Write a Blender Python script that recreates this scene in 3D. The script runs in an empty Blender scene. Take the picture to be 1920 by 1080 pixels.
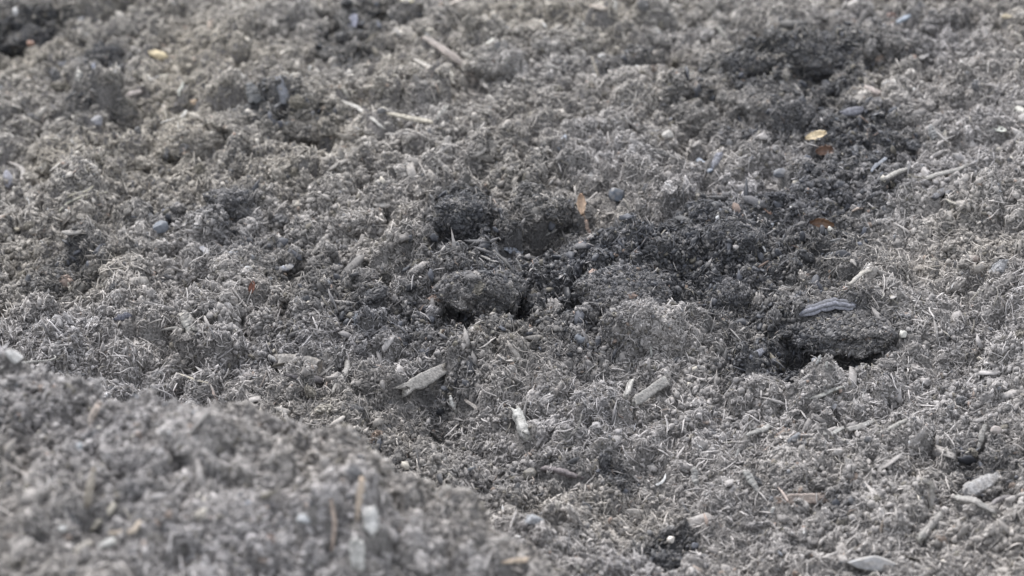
import bpy, math, numpy as np
from mathutils import Vector
rng = np.random.default_rng(7)
sc = bpy.context.scene
COL = sc.collection
R = math.radians

# ---------------------------------------------------------------- camera
PITCH, DIST, LENS = R(22.0), 2.0, 100.0
CAM = np.array([0.0, -DIST*math.cos(PITCH), DIST*math.sin(PITCH)])
FWD = np.array([0.0, math.cos(PITCH), -math.sin(PITCH)])
UPV = np.array([0.0, math.sin(PITCH), math.cos(PITCH)])
RGT = np.array([1.0, 0.0, 0.0])
cd = bpy.data.cameras.new('camera')
cam = bpy.data.objects.new('camera', cd); COL.objects.link(cam)
cam.location = CAM; cam.rotation_euler = (math.pi/2-PITCH, 0, 0)
cd.lens = LENS; cd.sensor_width = 36; cd.clip_start = 0.05; cd.clip_end = 500
cd.dof.use_dof = True; cd.dof.focus_distance = 1.90; cd.dof.aperture_fstop = 8.8
sc.camera = cam

# ---------------------------------------------------------------- sky and sun (bright overcast)
SUN_EL, SUN_AZ = R(58), R(-30)          # azimuth from +Y towards +X
w = bpy.data.worlds.new("World"); sc.world = w; w.use_nodes = True
nt = w.node_tree; nt.nodes.clear()
sky = nt.nodes.new('ShaderNodeTexSky'); sky.sky_type = 'NISHITA'; sky.sun_disc = False
sky.sun_elevation = SUN_EL; sky.sun_rotation = SUN_AZ
hs = nt.nodes.new('ShaderNodeHueSaturation'); hs.inputs['Saturation'].default_value = 0.22
bg = nt.nodes.new('ShaderNodeBackground'); bg.inputs['Strength'].default_value = 0.15
wo = nt.nodes.new('ShaderNodeOutputWorld')
nt.links.new(sky.outputs[0], hs.inputs['Color']); nt.links.new(hs.outputs[0], bg.inputs[0]); nt.links.new(bg.outputs[0], wo.inputs[0])
sd = bpy.data.lights.new('sun', 'SUN'); sd.energy = 1.3; sd.angle = R(32); sd.color = (1, .965, .94)
sun = bpy.data.objects.new('sun', sd); COL.objects.link(sun)
sdir = Vector((math.sin(SUN_AZ)*math.cos(SUN_EL), math.cos(SUN_AZ)*math.cos(SUN_EL), math.sin(SUN_EL)))
sun.rotation_euler = sdir.to_track_quat('Z', 'Y').to_euler()
sc.view_settings.view_transform = 'Standard'; sc.view_settings.look = 'None'
sc.view_settings.exposure = 1.76; sc.view_settings.gamma = 1.0

# ---------------------------------------------------------------- materials
def soil_material(name, rough_dry=.95, rough_wet=.5, fine=900.0, var=.35, bump=.0):
    m = bpy.data.materials.new(name); m.use_nodes = True
    t = m.node_tree; b = t.nodes['Principled BSDF']
    a = t.nodes.new('ShaderNodeAttribute'); a.attribute_name = 'col'
    tc = t.nodes.new('ShaderNodeTexCoord')
    n = t.nodes.new('ShaderNodeTexNoise'); n.inputs['Scale'].default_value = fine; n.inputs['Detail'].default_value = 3
    t.links.new(tc.outputs['Object'], n.inputs['Vector'])
    mr = t.nodes.new('ShaderNodeMapRange'); mr.inputs['From Min'].default_value = .3; mr.inputs['From Max'].default_value = .7
    mr.inputs['To Min'].default_value = 1-var; mr.inputs['To Max'].default_value = 1+var
    t.links.new(n.outputs['Fac'], mr.inputs['Value'])
    vm = t.nodes.new('ShaderNodeVectorMath'); vm.operation = 'SCALE'
    t.links.new(a.outputs['Color'], vm.inputs[0]); t.links.new(mr.outputs[0], vm.inputs['Scale'])
    t.links.new(vm.outputs[0], b.inputs['Base Color'])
    r = t.nodes.new('ShaderNodeMapRange'); r.inputs['From Min'].default_value = .03; r.inputs['From Max'].default_value = .12
    r.inputs['To Min'].default_value = rough_wet; r.inputs['To Max'].default_value = rough_dry
    bw = t.nodes.new('ShaderNodeRGBToBW'); t.links.new(a.outputs['Color'], bw.inputs[0]); t.links.new(bw.outputs[0], r.inputs['Value'])
    t.links.new(r.outputs[0], b.inputs['Roughness'])
    b.inputs['Specular IOR Level'].default_value = .35
    if bump:
        bp = t.nodes.new('ShaderNodeBump'); bp.inputs['Strength'].default_value = bump; bp.inputs['Distance'].default_value = .0015
        t.links.new(n.outputs['Fac'], bp.inputs['Height']); t.links.new(bp.outputs[0], b.inputs['Normal'])
    return m
M_GROUND = soil_material('ground_soil', fine=650, var=.6, bump=1.0)
M_SOIL = soil_material('soil_crumb_mat', fine=900)
M_FIBRE = soil_material('fibre_mat', .85, .5, fine=600, var=.25)
M_WOOD = soil_material('weathered_wood', .8, .4, fine=700, var=.35, bump=.5)
M_STONE = soil_material('smooth_stone', .6, .35, fine=500, var=.22, bump=.2)
M_LEAF = soil_material('dry_leaf', .6, .45, fine=400, var=.3, bump=.3)

# ---------------------------------------------------------------- noise helpers
def h3(i, j, k, s):
    n = (i*374761393 + j*668265263 + k*2147483647 + s*1274126177) & 0xffffffff
    n = ((n ^ (n >> 13))*1274126177) & 0xffffffff
    return ((n ^ (n >> 16)) & 0xffff)/65535.0
def vnoise(p, seed=0):
    p = np.asarray(p, float); f = np.floor(p).astype(np.int64); t = p-f; t = t*t*(3-2*t)
    out = 0
    for a in (0, 1):
        for b in (0, 1):
            for c in (0, 1):
                wgt = (t[:, 0] if a else 1-t[:, 0])*(t[:, 1] if b else 1-t[:, 1])*(t[:, 2] if c else 1-t[:, 2])
                out = out+wgt*h3(f[:, 0]+a, f[:, 1]+b, f[:, 2]+c, seed)
    return out*2-1
def fbm(p, octs=4, seed=0, gain=.5):
    s = 0; a = 1; tot = 0
    for o in range(octs):
        s = s+a*vnoise(np.asarray(p)*(2**o)+17.3*o, seed+o); tot += a; a *= gain
    return s/tot
def fft_noise(ny, nx, step, lo, hi, slope, seed):
    """band-limited random field, wavelengths lo..hi metres, unit std"""
    r = np.random.default_rng(seed)
    F = np.fft.rfft2(r.standard_normal((ny, nx)))
    fy = np.fft.fftfreq(ny, step)[:, None]; fx = np.fft.rfftfreq(nx, step)[None, :]
    f = np.hypot(fx, fy); f[0, 0] = 1e9
    amp = f**(-slope)*(1/(1+(f*lo)**6))*(1/(1+(1/(f*hi))**6))
    g = np.fft.irfft2(F*amp, s=(ny, nx)); return g/g.std()
def sstep(a, b, x):
    t = np.clip((x-a)/(b-a), 0, 1); return t*t*(3-2*t)

# ---------------------------------------------------------------- height field of the heap
ST = 0.0013
GX0, GX1, GY0, GY1 = -.66, .66, -.80, 1.04
gx = np.arange(GX0, GX1, ST); gy = np.arange(GY0, GY1, ST)
NX, NY = len(gx), len(gy)
def ray(px, py):
    d = FWD+((px-960)/960*18/LENS)*RGT+((540-py)/960*18/LENS)*UPV
    return d/np.linalg.norm(d)
RIDGE = []                                  # crest of the near mound
for px, py, h in [(-900, 660, .10), (0, 700, .105), (120, 695, .115), (280, 760, .118), (400, 778, .112), (520, 812, .100), (640, 832, .100), (760, 880, .090), (880, 950, .074), (970, 1015, .056), (1040, 1075, .040), (1130, 1180, .012)]:
    d = ray(px, py); P = CAM+d*(h-CAM[2])/d[2]; RIDGE.append((P[0], P[1], h))
RIDGE.append((.9, -1.1, 0)); RIDGE = np.array(RIDGE)
def macro(X, Y):
    h = .10*sstep(.1, .75, X)*sstep(-.6, .6, Y+X*.4) + .03*np.sin(X*4.1+1.0)*np.sin(Y*3.3+.4)
    h = h-.02*np.exp(-((X-.02)/.3)**2-((Y+.25)/.12)**2)
    yr = np.interp(X, RIDGE[:, 0], RIDGE[:, 1]); hr = np.interp(X, RIDGE[:, 0], RIDGE[:, 2])
    k = sstep(.050, -.008, Y-yr)*sstep(.30, .16, X); h = h*(1-k)+(hr-.18*sstep(-.08, -.5, Y-yr)*.3)*k
    h = h-.18*sstep(.95, 1.3, Y)            # the far side of the heap falls away
    return h
XX, YY = np.meshgrid(gx, gy)
H = macro(XX, YY)
H += .0048*fft_noise(NY, NX, ST, .06, .30, 1.4, 1)
# the heap breaks into clods: crevices along the zero lines of a field, and steps across them
clump = .25+.75*sstep(-.22, .12, YY-.75*XX)
n1 = fft_noise(NY, NX, ST, .05, .13, .6, 31); n2 = fft_noise(NY, NX, ST, .022, .055, .6, 32)
H += clump*(-.0085*np.exp(-(n1/.16)**2)+.0045*np.tanh(n1/.22)-.0048*np.exp(-(n2/.2)**2)+.0024*np.tanh(n2/.3))
H_pre = H.copy()
def sample(A, x, y):
    u = np.clip((np.asarray(x)-GX0)/ST, 0, NX-1.001); v = np.clip((np.asarray(y)-GY0)/ST, 0, NY-1.001)
    i = u.astype(int); j = v.astype(int); a = u-i; b = v-j
    return (A[j, i]*(1-a)+A[j, i+1]*a)*(1-b)+(A[j+1, i]*(1-a)+A[j+1, i+1]*a)*b
def hit(px, py, A=None):
    A = H if A is None else A
    d = ray(px, py); t = np.arange(1.1, 3.3, .0008); P = CAM+t[:, None]*d
    below = P[:, 2] < sample(A, P[:, 0], P[:, 1])
    return P[np.argmax(below)] if below.any() else P[-1]
def scale_at(P):                                       # metres per photo pixel at that depth
    return float((np.asarray(P)-CAM) @ FWD)*.18/960

# hollows and humps seen in the photograph: px, py, half width px, half depth m, height m
RELIEF = [
 (430, 262, 42, .022, -.020), (335, 312, 46, .018, -.022), (582, 285, 38, .022, -.028), (1290, 500, 80, .020, -.022),
 (965, 560, 26, .030, -.030), (868, 605, 46, .018, -.022), (760, 592, 60, .018, -.014), (1540, 668, 66, .019, -.044),
 (840, 762, 60, .028, -.022), (1275, 262, 45, .025, -.020), (1490, 172, 100, .020, -.018), (1770, 100, 45, .020, -.020),
 (1765, 372, 30, .020, -.016), (950, 352, 70, .020, -.012), (1180, 102, 50, .020, -.014), (120, 512, 70, .03, -.016),
 (570, 6, 45, .03, -.03), (1850, 6, 90, .03, -.02), (200, 140, 50, .03, -.012), (60, 100, 80, .03, -.018),
 (1370, 610, 50, .02, -.012), (720, 870, 70, .03, -.012), (930, 905, 45, .02, -.010), (1250, 1062, 40, .02, -.01),
 (1560, 890, 40, .02, -.01), (1400, 890, 30, .015, -.008), (1740, 920, 30, .02, -.012), (1880, 945, 50, .02, -.012),
 (500, 200, 40, .02, -.010), (200, 940, 60, .03, -.018), (330, 1020, 50, .03, -.015),
 (800, 1000, 60, .02, -.015), (530, 900, 30, .02, -.012),
 (500, 235, 230, .03, .020), (880, 545, 90, .030, .018), (1150, 500, 120, .03, .010), (1200, 620, 80, .03, .012), (1480, 130, 130, .05, .022),
 (1430, 215, 90, .03, .012), (1000, 300, 110, .03, .010), (860, 410, 70, .025, .016), (440, 400, 70, .025, .010), (100, 545, 90, .03, .014),
 (1590, 604, 150, .020, .020), (1340, 450, 160, .03, .016), (880, 700, 100, .03, .008), (1850, 420, 150, .06, .012), (260, 830, 80, .03, .010),
 (420, 860, 80, .03, .012), (640, 960, 80, .03, .010)]
for px, py, rx, ry, hh in RELIEF:
    P = hit(px, py); rw = rx*scale_at(P)
    H += hh*np.exp(-np.abs((XX-P[0])/rw)**2-np.abs((YY-P[1])/ry)**2)
# lumps: spheres stamped with max(), several sizes, creases between them
lump_mask = fft_noise(NY, NX, ST, .05, .3, 1.0, 5)
def stamp(n, r0, r1, rise, dens=True, seed=0, far=False):
    global H
    r_ = np.random.default_rng(seed); done = 0
    H0 = H.copy()
    while done < n:
        x = r_.uniform(GX0, GX1); y = r_.uniform(GY0, GY1)
        if far and y-x*.6 < .02+.1*r_.normal(): continue
        if dens and sample(lump_mask, x, y) < r_.normal(0, .8): continue
        rad = r0+(r1-r0)*r_.random()**2; k = int(rad*1.3/ST)+1
        i = int((x-GX0)/ST); j = int((y-GY0)/ST)
        i0, i1, j0, j1 = max(i-k, 0), min(i+k+1, NX), max(j-k, 0), min(j+k+1, NY); done += 1
        if i1 <= i0 or j1 <= j0: continue
        an = r_.uniform(0, math.pi); c, s = math.cos(an), math.sin(an); e = r_.uniform(.6, 1.0)
        dx = XX[j0:j1, i0:i1]-x; dy = YY[j0:j1, i0:i1]-y
        u = (dx*c+dy*s)/rad; v = (-dx*s+dy*c)/(rad*e); q = 1-u*u-v*v
        z = H0[min(j, NY-1), min(i, NX-1)]+rad*(rise-.75)*r_.uniform(.6, 1.1)+rad*.85*np.sqrt(np.clip(q, 0, None))
        sub = H[j0:j1, i0:i1]; H[j0:j1, i0:i1] = np.where(q > 0, np.maximum(sub, z), sub)
stamp(300, .012, .030, .40, True, 11)
stamp(9000, .0040, .0120, .80, True, 12)
stamp(700, .009, .021, .60, True, 14, True)
stamp(30000, .0022, .0055, .65, False, 13)
H += .0014*fft_noise(NY, NX, ST, .003, .02, .5, 3)
H += .0016*fft_noise(NY, NX, ST, .012, .05, 1.0, 4)
Gy, Gx = np.gradient(H, ST)

# ---------------------------------------------------------------- moist dark patches (px, py, rx, ry, strength)
WET = [(45, 75, 85, 34, 1.0), (195, 125, 50, 42, .9), (240, 215, 40, 30, .4), (500, 180, 75, 34, .75), (655, 90, 60, 62, .7), (700, 30, 90, 30, .45), (1180, 95, 90, 26, .6), (20, 110, 60, 40, .6), (150, 205, 50, 50, .45),
 (1490, 105, 170, 75, .85), (1470, 215, 110, 50, .6), (1300, 225, 50, 45, .5), (1600, 260, 95, 70, .8), (1640, 60, 90, 45, .5), (1810, 70, 90, 28, .35), (1560, 340, 130, 50, .65),
 (865, 420, 80, 75, .85), (1000, 405, 130, 40, .6), (1010, 500, 170, 80, .75), (1150, 470, 190, 70, .8), (1330, 420, 170, 75, .85), (1290, 490, 170, 50, 1.0), (1480, 430, 150, 60, .75), (1400, 560, 170, 70, .75), (1540, 500, 90, 50, .55), (1060, 590, 120, 50, .6),
 (930, 545, 90, 70, .75), (780, 600, 150, 40, .65), (650, 570, 120, 45, .6), (560, 640, 80, 30, .4), (800, 500, 90, 50, .55), (430, 380, 60, 40, .65), (330, 390, 110, 26, .5), (500, 470, 130, 40, .45), (120, 510, 90, 32, .65), (100, 555, 60, 30, .6), (590, 510, 90, 34, .6), (1450, 690, 110, 42, .85), (1590, 650, 80, 40, .7),
 (1250, 1052, 60, 28, .95), (1150, 905, 34, 20, .85), (1840, 880, 60, 34, .55), (1560, 925, 45, 28, .45), (1000, 310, 120, 40, .35), (590, 275, 60, 36, .5), (730, 860, 110, 40, .45), (900, 920, 90, 30, .4), (1050, 880, 60, 20, .4), (830, 750, 70, 30, .5), (620, 740, 120, 50, .3),
 (240, 930, 40, 40, .4), (35, 800, 50, 50, .4), (350, 310, 60, 25, .45), (440, 260, 60, 22, .35)]
WETW = []
for px, py, rx, ry, s in WET:
    P = hit(px, py); q = scale_at(P); WETW.append((P[0], P[1], rx*q, ry*q/.37, s))
def wetness(x, y, seed=3):
    x = np.asarray(x, float); y = np.asarray(y, float); p = np.stack([x*38, y*26, 0*x], 1)
    n1 = fbm(p, 4, 40); n2 = fbm(np.stack([x*9, y*7, 0*x+3], 1), 3, 50)
    wv = .04+.20*sstep(.0, .7, n2)
    for cx, cy, rx, ry, s in WETW:
        d = np.sqrt(((x-cx)/rx)**2+((y-cy)/ry)**2); wv = np.maximum(wv, min(1, s*1.14)*sstep(1.5, .6, d+n1*.6))
    return np.clip(wv+.16*n1, 0, 1)
DRY = np.array([.287, .271, .260]); WETC = np.array([.037, .038, .043])
def soil_colour(x, y, n, r_, light=1.0, top=.46):
    """per crumb base colours: pale dry to dark moist, with a few odd grains"""
    wv = wetness(x, y)+r_.normal(0, .12, n); wv = np.clip(np.where(r_.random(n) < .13, wv*.35, wv), 0, 1)[:, None]
    c = DRY*(1-wv)+WETC*wv
    p = np.stack([x*14, y*10, 0*x+9], 1); tint = fbm(p, 3, 77)[:, None]
    c = c*(1+tint*np.array([.05, .02, -.06]))
    c = c*(1+sstep(-.05, .55, y-x*.5)[:, None]*np.array([.02, .008, -.06]))
    c = c*np.exp(r_.normal(0, .24, n))[:, None]*light
    k = r_.random(n)
    def odd(lo, hi, col, mix=.8):
        s = (k >= lo) & (k < hi); c[s] = c[s]*(1-mix)+np.array(col)*mix
    odd(0, .005, (.38, .355, .31)); odd(.018, .024, (.22, .165, .13), .6); odd(.030, .055, (.07, .072, .078))
    odd(.060, .063, (.28, .20, .16), .6); odd(.066, .0668, (.48, .46, .41)); odd(.07, .11, (.12, .11, .09)); odd(.11, .113, (.17, .185, .21), .6)
    m = c.max(1, keepdims=True); return np.clip(c*np.minimum(1, top/m), .01, .8)

# ---------------------------------------------------------------- mesh helpers
def mesh_obj(name, V, F, C, mat, parent=None, smooth=False):
    V = np.ascontiguousarray(V, np.float32); F = np.ascontiguousarray(F, np.int32); k = F.shape[1]
    me = bpy.data.meshes.new(name)
    me.vertices.add(len(V)); me.vertices.foreach_set('co', V.ravel())
    me.loops.add(F.size); me.loops.foreach_set('vertex_index', F.ravel())
    me.polygons.add(len(F)); me.polygons.foreach_set('loop_start', np.arange(0, F.size, k, dtype=np.int32))
    me.polygons.foreach_set('loop_total', np.full(len(F), k, np.int32))
    if smooth: me.polygons.foreach_set('use_smooth', np.ones(len(F), bool))
    ca = me.color_attributes.new('col', 'FLOAT_COLOR', 'POINT')
    C4 = np.ones((len(V), 4), np.float32); C4[:, :3] = C; ca.data.foreach_set('color', C4.ravel())
    me.update(calc_edges=True); me.materials.append(mat)
    o = bpy.data.objects.new(name, me); COL.objects.link(o)
    if parent: o.parent = parent
    return o
def ico(sub):
    t = (1+5**.5)/2
    v = [(-1, t, 0), (1, t, 0), (-1, -t, 0), (1, -t, 0), (0, -1, t), (0, 1, t), (0, -1, -t), (0, 1, -t), (t, 0, -1), (t, 0, 1), (-t, 0, -1), (-t, 0, 1)]
    f = [(0, 11, 5), (0, 5, 1), (0, 1, 7), (0, 7, 10), (0, 10, 11), (1, 5, 9), (5, 11, 4), (11, 10, 2), (10, 7, 6), (7, 1, 8), (3, 9, 4), (3, 4, 2), (3, 2, 6), (3, 6, 8), (3, 8, 9), (4, 9, 5), (2, 4, 11), (6, 2, 10), (8, 6, 7), (9, 8, 1)]
    v = [np.array(a)/np.linalg.norm(a) for a in v]
    for _ in range(sub):
        mid = {}; g = []
        def m(a, b):
            k = (min(a, b), max(a, b))
            if k not in mid:
                q = v[a]+v[b]; v.append(q/np.linalg.norm(q)); mid[k] = len(v)-1
            return mid[k]
        for a, b, c in f:
            x, y, z = m(a, b), m(b, c), m(c, a); g += [(a, x, z), (b, y, x), (c, z, y), (x, y, z)]
        f = g
    return np.array(v), np.array(f)
ICO = [ico(i) for i in range(6)]
def frames(N, r_):
    """random orthonormal frames whose third axis is N"""
    a = r_.standard_normal(N.shape); a -= (a*N).sum(1)[:, None]*N; a /= np.linalg.norm(a, axis=1)[:, None]+1e-9
    return np.stack([a, np.cross(N, a), N], 2)         # columns
def crumbs(P, N, size, col, r_, sub=0, flat=(.5, 1.), elong=(.8, 1.4), tilt=.5, jag=.42):
    """one irregular angular grain per site"""
    V0, F0 = ICO[sub]; n = len(P); K = 48
    protos = np.stack([V0*(1+jag*r_.standard_normal((len(V0), 1)).clip(-1.6, 1.6)) for _ in range(K)])
    N = N+r_.normal(0, tilt, N.shape); N /= np.linalg.norm(N, axis=1)[:, None]
    A = frames(N, r_)
    S = np.stack([size*r_.uniform(*elong, n), size*r_.uniform(.6, 1., n), size*r_.uniform(*flat, n)], 1)
    W = protos[r_.integers(0, K, n)]*S[:, None, :]
    W = np.einsum('nij,nvj->nvi', A, W)+P[:, None, :]
    F = F0[None]+(np.arange(n)*len(V0))[:, None, None]
    C = np.repeat(col, len(V0), 0)
    return W.reshape(-1, 3), F.reshape(-1, 3), C
def fibres(P, N, L, rad, col, r_, lift=.35, curl=1.0, seg=5):
    """thin bent plant fibres: triangular tubes"""
    n = len(P); A = frames(N, r_); T = A[:, :, 0]+N*r_.normal(0, lift, n)[:, None]; B = A[:, :, 1]
    t = np.linspace(-.5, .5, seg); c1 = r_.normal(0, .45*curl, n); c2 = r_.normal(0, .22*curl, n); c3 = r_.normal(0, .8*curl, n)
    pts = P[:, None]+L[:, None, None]*(T[:, None]*t[None, :, None]+B[:, None]*(c1[:, None]*(t*t)[None]*1.6+c3[:, None]*(t**3)[None]*2)[:, :, None]+N[:, None]*(-np.abs(c2)[:, None]*(t*t)[None]*1.3)[:, :, None])
    ring = []
    taper = np.array([.5, 1, 1, .9, .45]) if seg == 5 else np.ones(seg)
    for k in range(3):
        a = 2*math.pi*k/3
        ring.append(pts+rad[:, None, None]*taper[None, :, None]*(B[:, None]*math.cos(a)+N[:, None]*math.sin(a)))
    V = np.stack(ring, 2).reshape(n, seg*3, 3)
    f = []
    for s in range(seg-1):
        for k in range(3):
            a, b = s*3+k, s*3+(k+1) % 3; f += [(a, b, b+3), (a, b+3, a+3)]
    f += [(0, 2, 1), (seg*3-3, seg*3-2, seg*3-1)]
    f = np.array(f); F = f[None]+(np.arange(n)*seg*3)[:, None, None]
    return V.reshape(-1, 3), F.reshape(-1, 3), np.repeat(col, seg*3, 0)
def aggregates(P, N, size, col, r_, K=18):
    protos = []
    for _ in range(K):
        v, f = ICO[1]; o = r_.random(3)*30; v = v*(1+.45*fbm(v*1.6+o, 3, 5))[:, None]
        tri = v[f]; m = 34; pk = r_.integers(0, len(f), m); bc = r_.dirichlet((1, 1, 1), m); S = (tri[pk]*bc[:, :, None]).sum(1); n = S/np.linalg.norm(S, axis=1)[:, None]
        g = lambda q: np.repeat(np.exp(r_.normal(0, .25, q))[:, None], 3, 1)
        sz = r_.uniform(.14, .36, m); a = crumbs(S, n, sz, g(m), r_)
        j = r_.integers(0, m, 16); b = fibres(S[j]+n[j]*.12, n[j], r_.uniform(.6, 1.5, 16), r_.uniform(.04, .09, 16), g(16)*1.45, r_, curl=1.6, lift=.22)
        protos.append(merge([(v*.92, f, np.full(3, .7)), a, b]))
    V, F, C, off = [], [], [], 0; pid = r_.integers(0, K, len(P))
    N = N+r_.normal(0, .25, N.shape); N /= np.linalg.norm(N, axis=1)[:, None]; A = frames(N, r_)
    for k in range(K):
        s = np.where(pid == k)[0]; v, f, c = protos[k]
        sc_ = np.stack([size[s]*r_.uniform(1., 1.7, len(s)), size[s]*r_.uniform(.8, 1.1, len(s)), size[s]*r_.uniform(.45, .8, len(s))], 1)
        W = np.einsum('nij,nvj->nvi', A[s], v[None]*sc_[:, None])+P[s][:, None]
        V.append(W.reshape(-1, 3)); F.append((f[None]+(np.arange(len(s))*len(v))[:, None, None]).reshape(-1, 3)+off); off += W.shape[0]*W.shape[1]
        C.append((col[s][:, None]*c[None]).reshape(-1, 3))
    return np.concatenate(V), np.concatenate(F), np.clip(np.concatenate(C), .01, .5)
def merge(parts):
    V, F, C, o = [], [], [], 0
    for v, f, c in parts:
        V.append(v); F.append(f+o); C.append(np.broadcast_to(c, (len(v), 3))); o += len(v)
    return np.concatenate(V), np.concatenate(F), np.concatenate(C)
def tag(o, label=None, cat=None, group=None, kind=None):
    if label: o['label'] = label
    if cat: o['category'] = cat
    if group: o['group'] = group
    if kind: o['kind'] = kind
    return o
def surf(x, y, smooth=False):
    z = sample(H, x, y); n = np.stack([-sample(Gx, x, y), -sample(Gy, x, y), np.ones_like(z)], 1)
    n[:, :2] = np.clip(n[:, :2], -3, 3); n /= np.linalg.norm(n, axis=1)[:, None]
    return np.stack([x, y, z], 1), n

# ---------------------------------------------------------------- the ground sheet
grow = []; s = ST
while sum(grow) < 45: s *= 1.16; grow.append(s)
ext = np.cumsum(grow)
fx = np.concatenate([(gx[0]-ext)[::-1], gx, gx[-1]+ext]); fy = np.concatenate([(gy[0]-ext)[::-1], gy, gy[-1]+ext])
FX, FY = np.meshgrid(fx, fy)
FH = macro(FX, FY)
dd = np.maximum.reduce([gx[0]-FX, FX-gx[-1], gy[0]-FY, FY-gy[-1], 0*FX])
e = len(ext)
edge = sample(H-macro(XX, YY), np.clip(FX.ravel(), gx[0], gx[-1]), np.clip(FY.ravel(), gy[0], gy[-1])).reshape(FX.shape)
FH = FH+edge*np.exp(-dd/.03)
FH[e:e+NY, e:e+NX] = H
out = dd.ravel() > 0
pn = np.stack([FX.ravel()[out], FY.ravel()[out], 0*FX.ravel()[out]], 1)
fh = FH.ravel(); dz = dd.ravel()[out]
fh[out] += .012*fbm(pn*18, 4, 9)*sstep(0, .05, dz)*sstep(3, .5, dz)+.05*fbm(pn*1.5, 3, 19)*sstep(.1, 1.5, dz)
my, mx = FX.shape
ii = np.arange(my*mx).reshape(my, mx)
Fq = np.stack([ii[:-1, :-1], ii[:-1, 1:], ii[1:, 1:], ii[1:, :-1]], -1).reshape(-1, 4)
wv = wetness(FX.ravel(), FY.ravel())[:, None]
gc = (DRY*(1-wv)+WETC*wv)*.48  # sheet darkened overall: shade painted into the crevices between loose crumbs
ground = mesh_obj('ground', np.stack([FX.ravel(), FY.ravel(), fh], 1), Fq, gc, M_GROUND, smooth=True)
tag(ground, kind='structure')

# ---------------------------------------------------------------- objects lying on the soil
class Shape: pass
FOOT = []                       # footprints (x0,y0,x1,y1,r) kept mostly free of loose crumbs
def tocam(P): d = CAM-P; return d/np.linalg.norm(d)
def wood_colours(base, V, r_, n_around, n_len, streak=.22, ends=.8):
    g = 1+streak*np.repeat(r_.normal(0, 1, (1, n_around)), n_len, 0)+.10*r_.normal(0, 1, (n_len, n_around))
    g = g*(1+.10*r_.normal(0, 1, (n_len, 1)))
    c = np.array(base)[None, None]*np.clip(g, .35, 1.7)[:, :, None]
    return c.reshape(-1, 3)
def sweep(pts, width, thick, face, base, r_, n_len=18, na=14, jag=.10, ends='rough', square=.5, streak=.22, dust=.3, wprof=None):
    """bar / chip / twig along a polyline; cross-section a rounded box width x thick, 'face' is the broad side's normal"""
    pts = np.array(pts, float); seg = np.linalg.norm(np.diff(pts, axis=0), axis=1); s = np.concatenate([[0], np.cumsum(seg)]); L = s[-1]
    u = np.linspace(0, L, n_len)
    # smooth the polyline
    C = np.stack([np.interp(u, s, pts[:, k]) for k in range(3)], 1)
    for _ in range(2 if len(pts) > 2 else 0):
        C[1:-1] = (C[:-2]+2*C[1:-1]+C[2:])/4
    if len(pts) == 2 and width < .2*L and width < .0055:
        tt = np.linspace(0, 1, n_len); sd_ = np.cross(pts[1]-pts[0], face); C += np.outer(np.sin(math.pi*tt)*r_.normal(0, .05)+np.sin(2*math.pi*tt)*r_.normal(0, .02), sd_)
    C[1:-1] += r_.normal(0, 1, (n_len-2, 3))*min(width, .004)*.05
    T = np.gradient(C, axis=0); T /= np.linalg.norm(T, axis=1)[:, None]
    face = np.asarray(face, float); B = np.cross(T, face); B /= np.linalg.norm(B, axis=1)[:, None]+1e-9; Nn = np.cross(B, T)
    an = np.linspace(0, 2*math.pi, na, endpoint=False)
    ca, sa = np.cos(an), np.sin(an); ex = 1-square*.6
    ca = np.sign(ca)*np.abs(ca)**ex; sa = np.sign(sa)*np.abs(sa)**ex
    grain = 1+jag*r_.normal(0, 1, na)
    t = np.linspace(0, 1, n_len)
    if wprof is None: wp = np.ones(n_len)
    else: wp = np.interp(t, np.linspace(0, 1, len(wprof)), wprof)
    wp = wp*(1+jag*.5*np.interp(t, np.linspace(0, 1, 6), r_.normal(0, 1, 6)))
    endoff = r_.normal(0, 1, (2, na))*{'rough': .55, 'cut': .12, 'point': .1}[ends]*min(width, L*.3)*.5
    V = np.zeros((n_len, na, 3))
    for i in range(n_len):
        k = grain*(1+.04*r_.normal(0, 1, na))
        V[i] = C[i]+B[i]*(ca*k*width/2*wp[i])[:, None]+Nn[i]*(sa*k*thick/2*max(wp[i], .35))[:, None]
    V[0] += T[0]*endoff[0][:, None]; V[-1] += T[-1]*endoff[1][:, None]
    V = V.reshape(-1, 3); F = []
    for i in range(n_len-1):
        for k in range(na):
            a, b = i*na+k, i*na+(k+1) % na; F += [(a, b, b+na), (a, b+na, a+na)]
    c0 = len(V); V = np.vstack([V, C[0]-T[0]*.1*min(width, thick), C[-1]+T[-1]*.1*min(width, thick)])
    for k in range(na):
        F += [(c0, (k+1) % na, k), (c0+1, (n_len-1)*na+k, (n_len-1)*na+(k+1) % na)]
    cc = wood_colours(base, V, r_, na, n_len, streak)
    # grey dust caught in patches
    cc = (cc.mean(1, keepdims=True)*.34+cc*.50)*(.68 if cc.mean() > .2 else 1)
    dm = np.clip(fbm(V[:-2]*220+r_.random()*50, 3, 5)*1.6+dust-.25, 0, 1)[:, None]*min(dust*2.2, 1)
    cc = cc*(1-dm)+np.array([.205, .195, .185])*dm
    cc = np.vstack([cc, np.array(base)*.8, np.array(base)*.8])
    return V, np.array(F), np.clip(cc, .008, .85)
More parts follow.
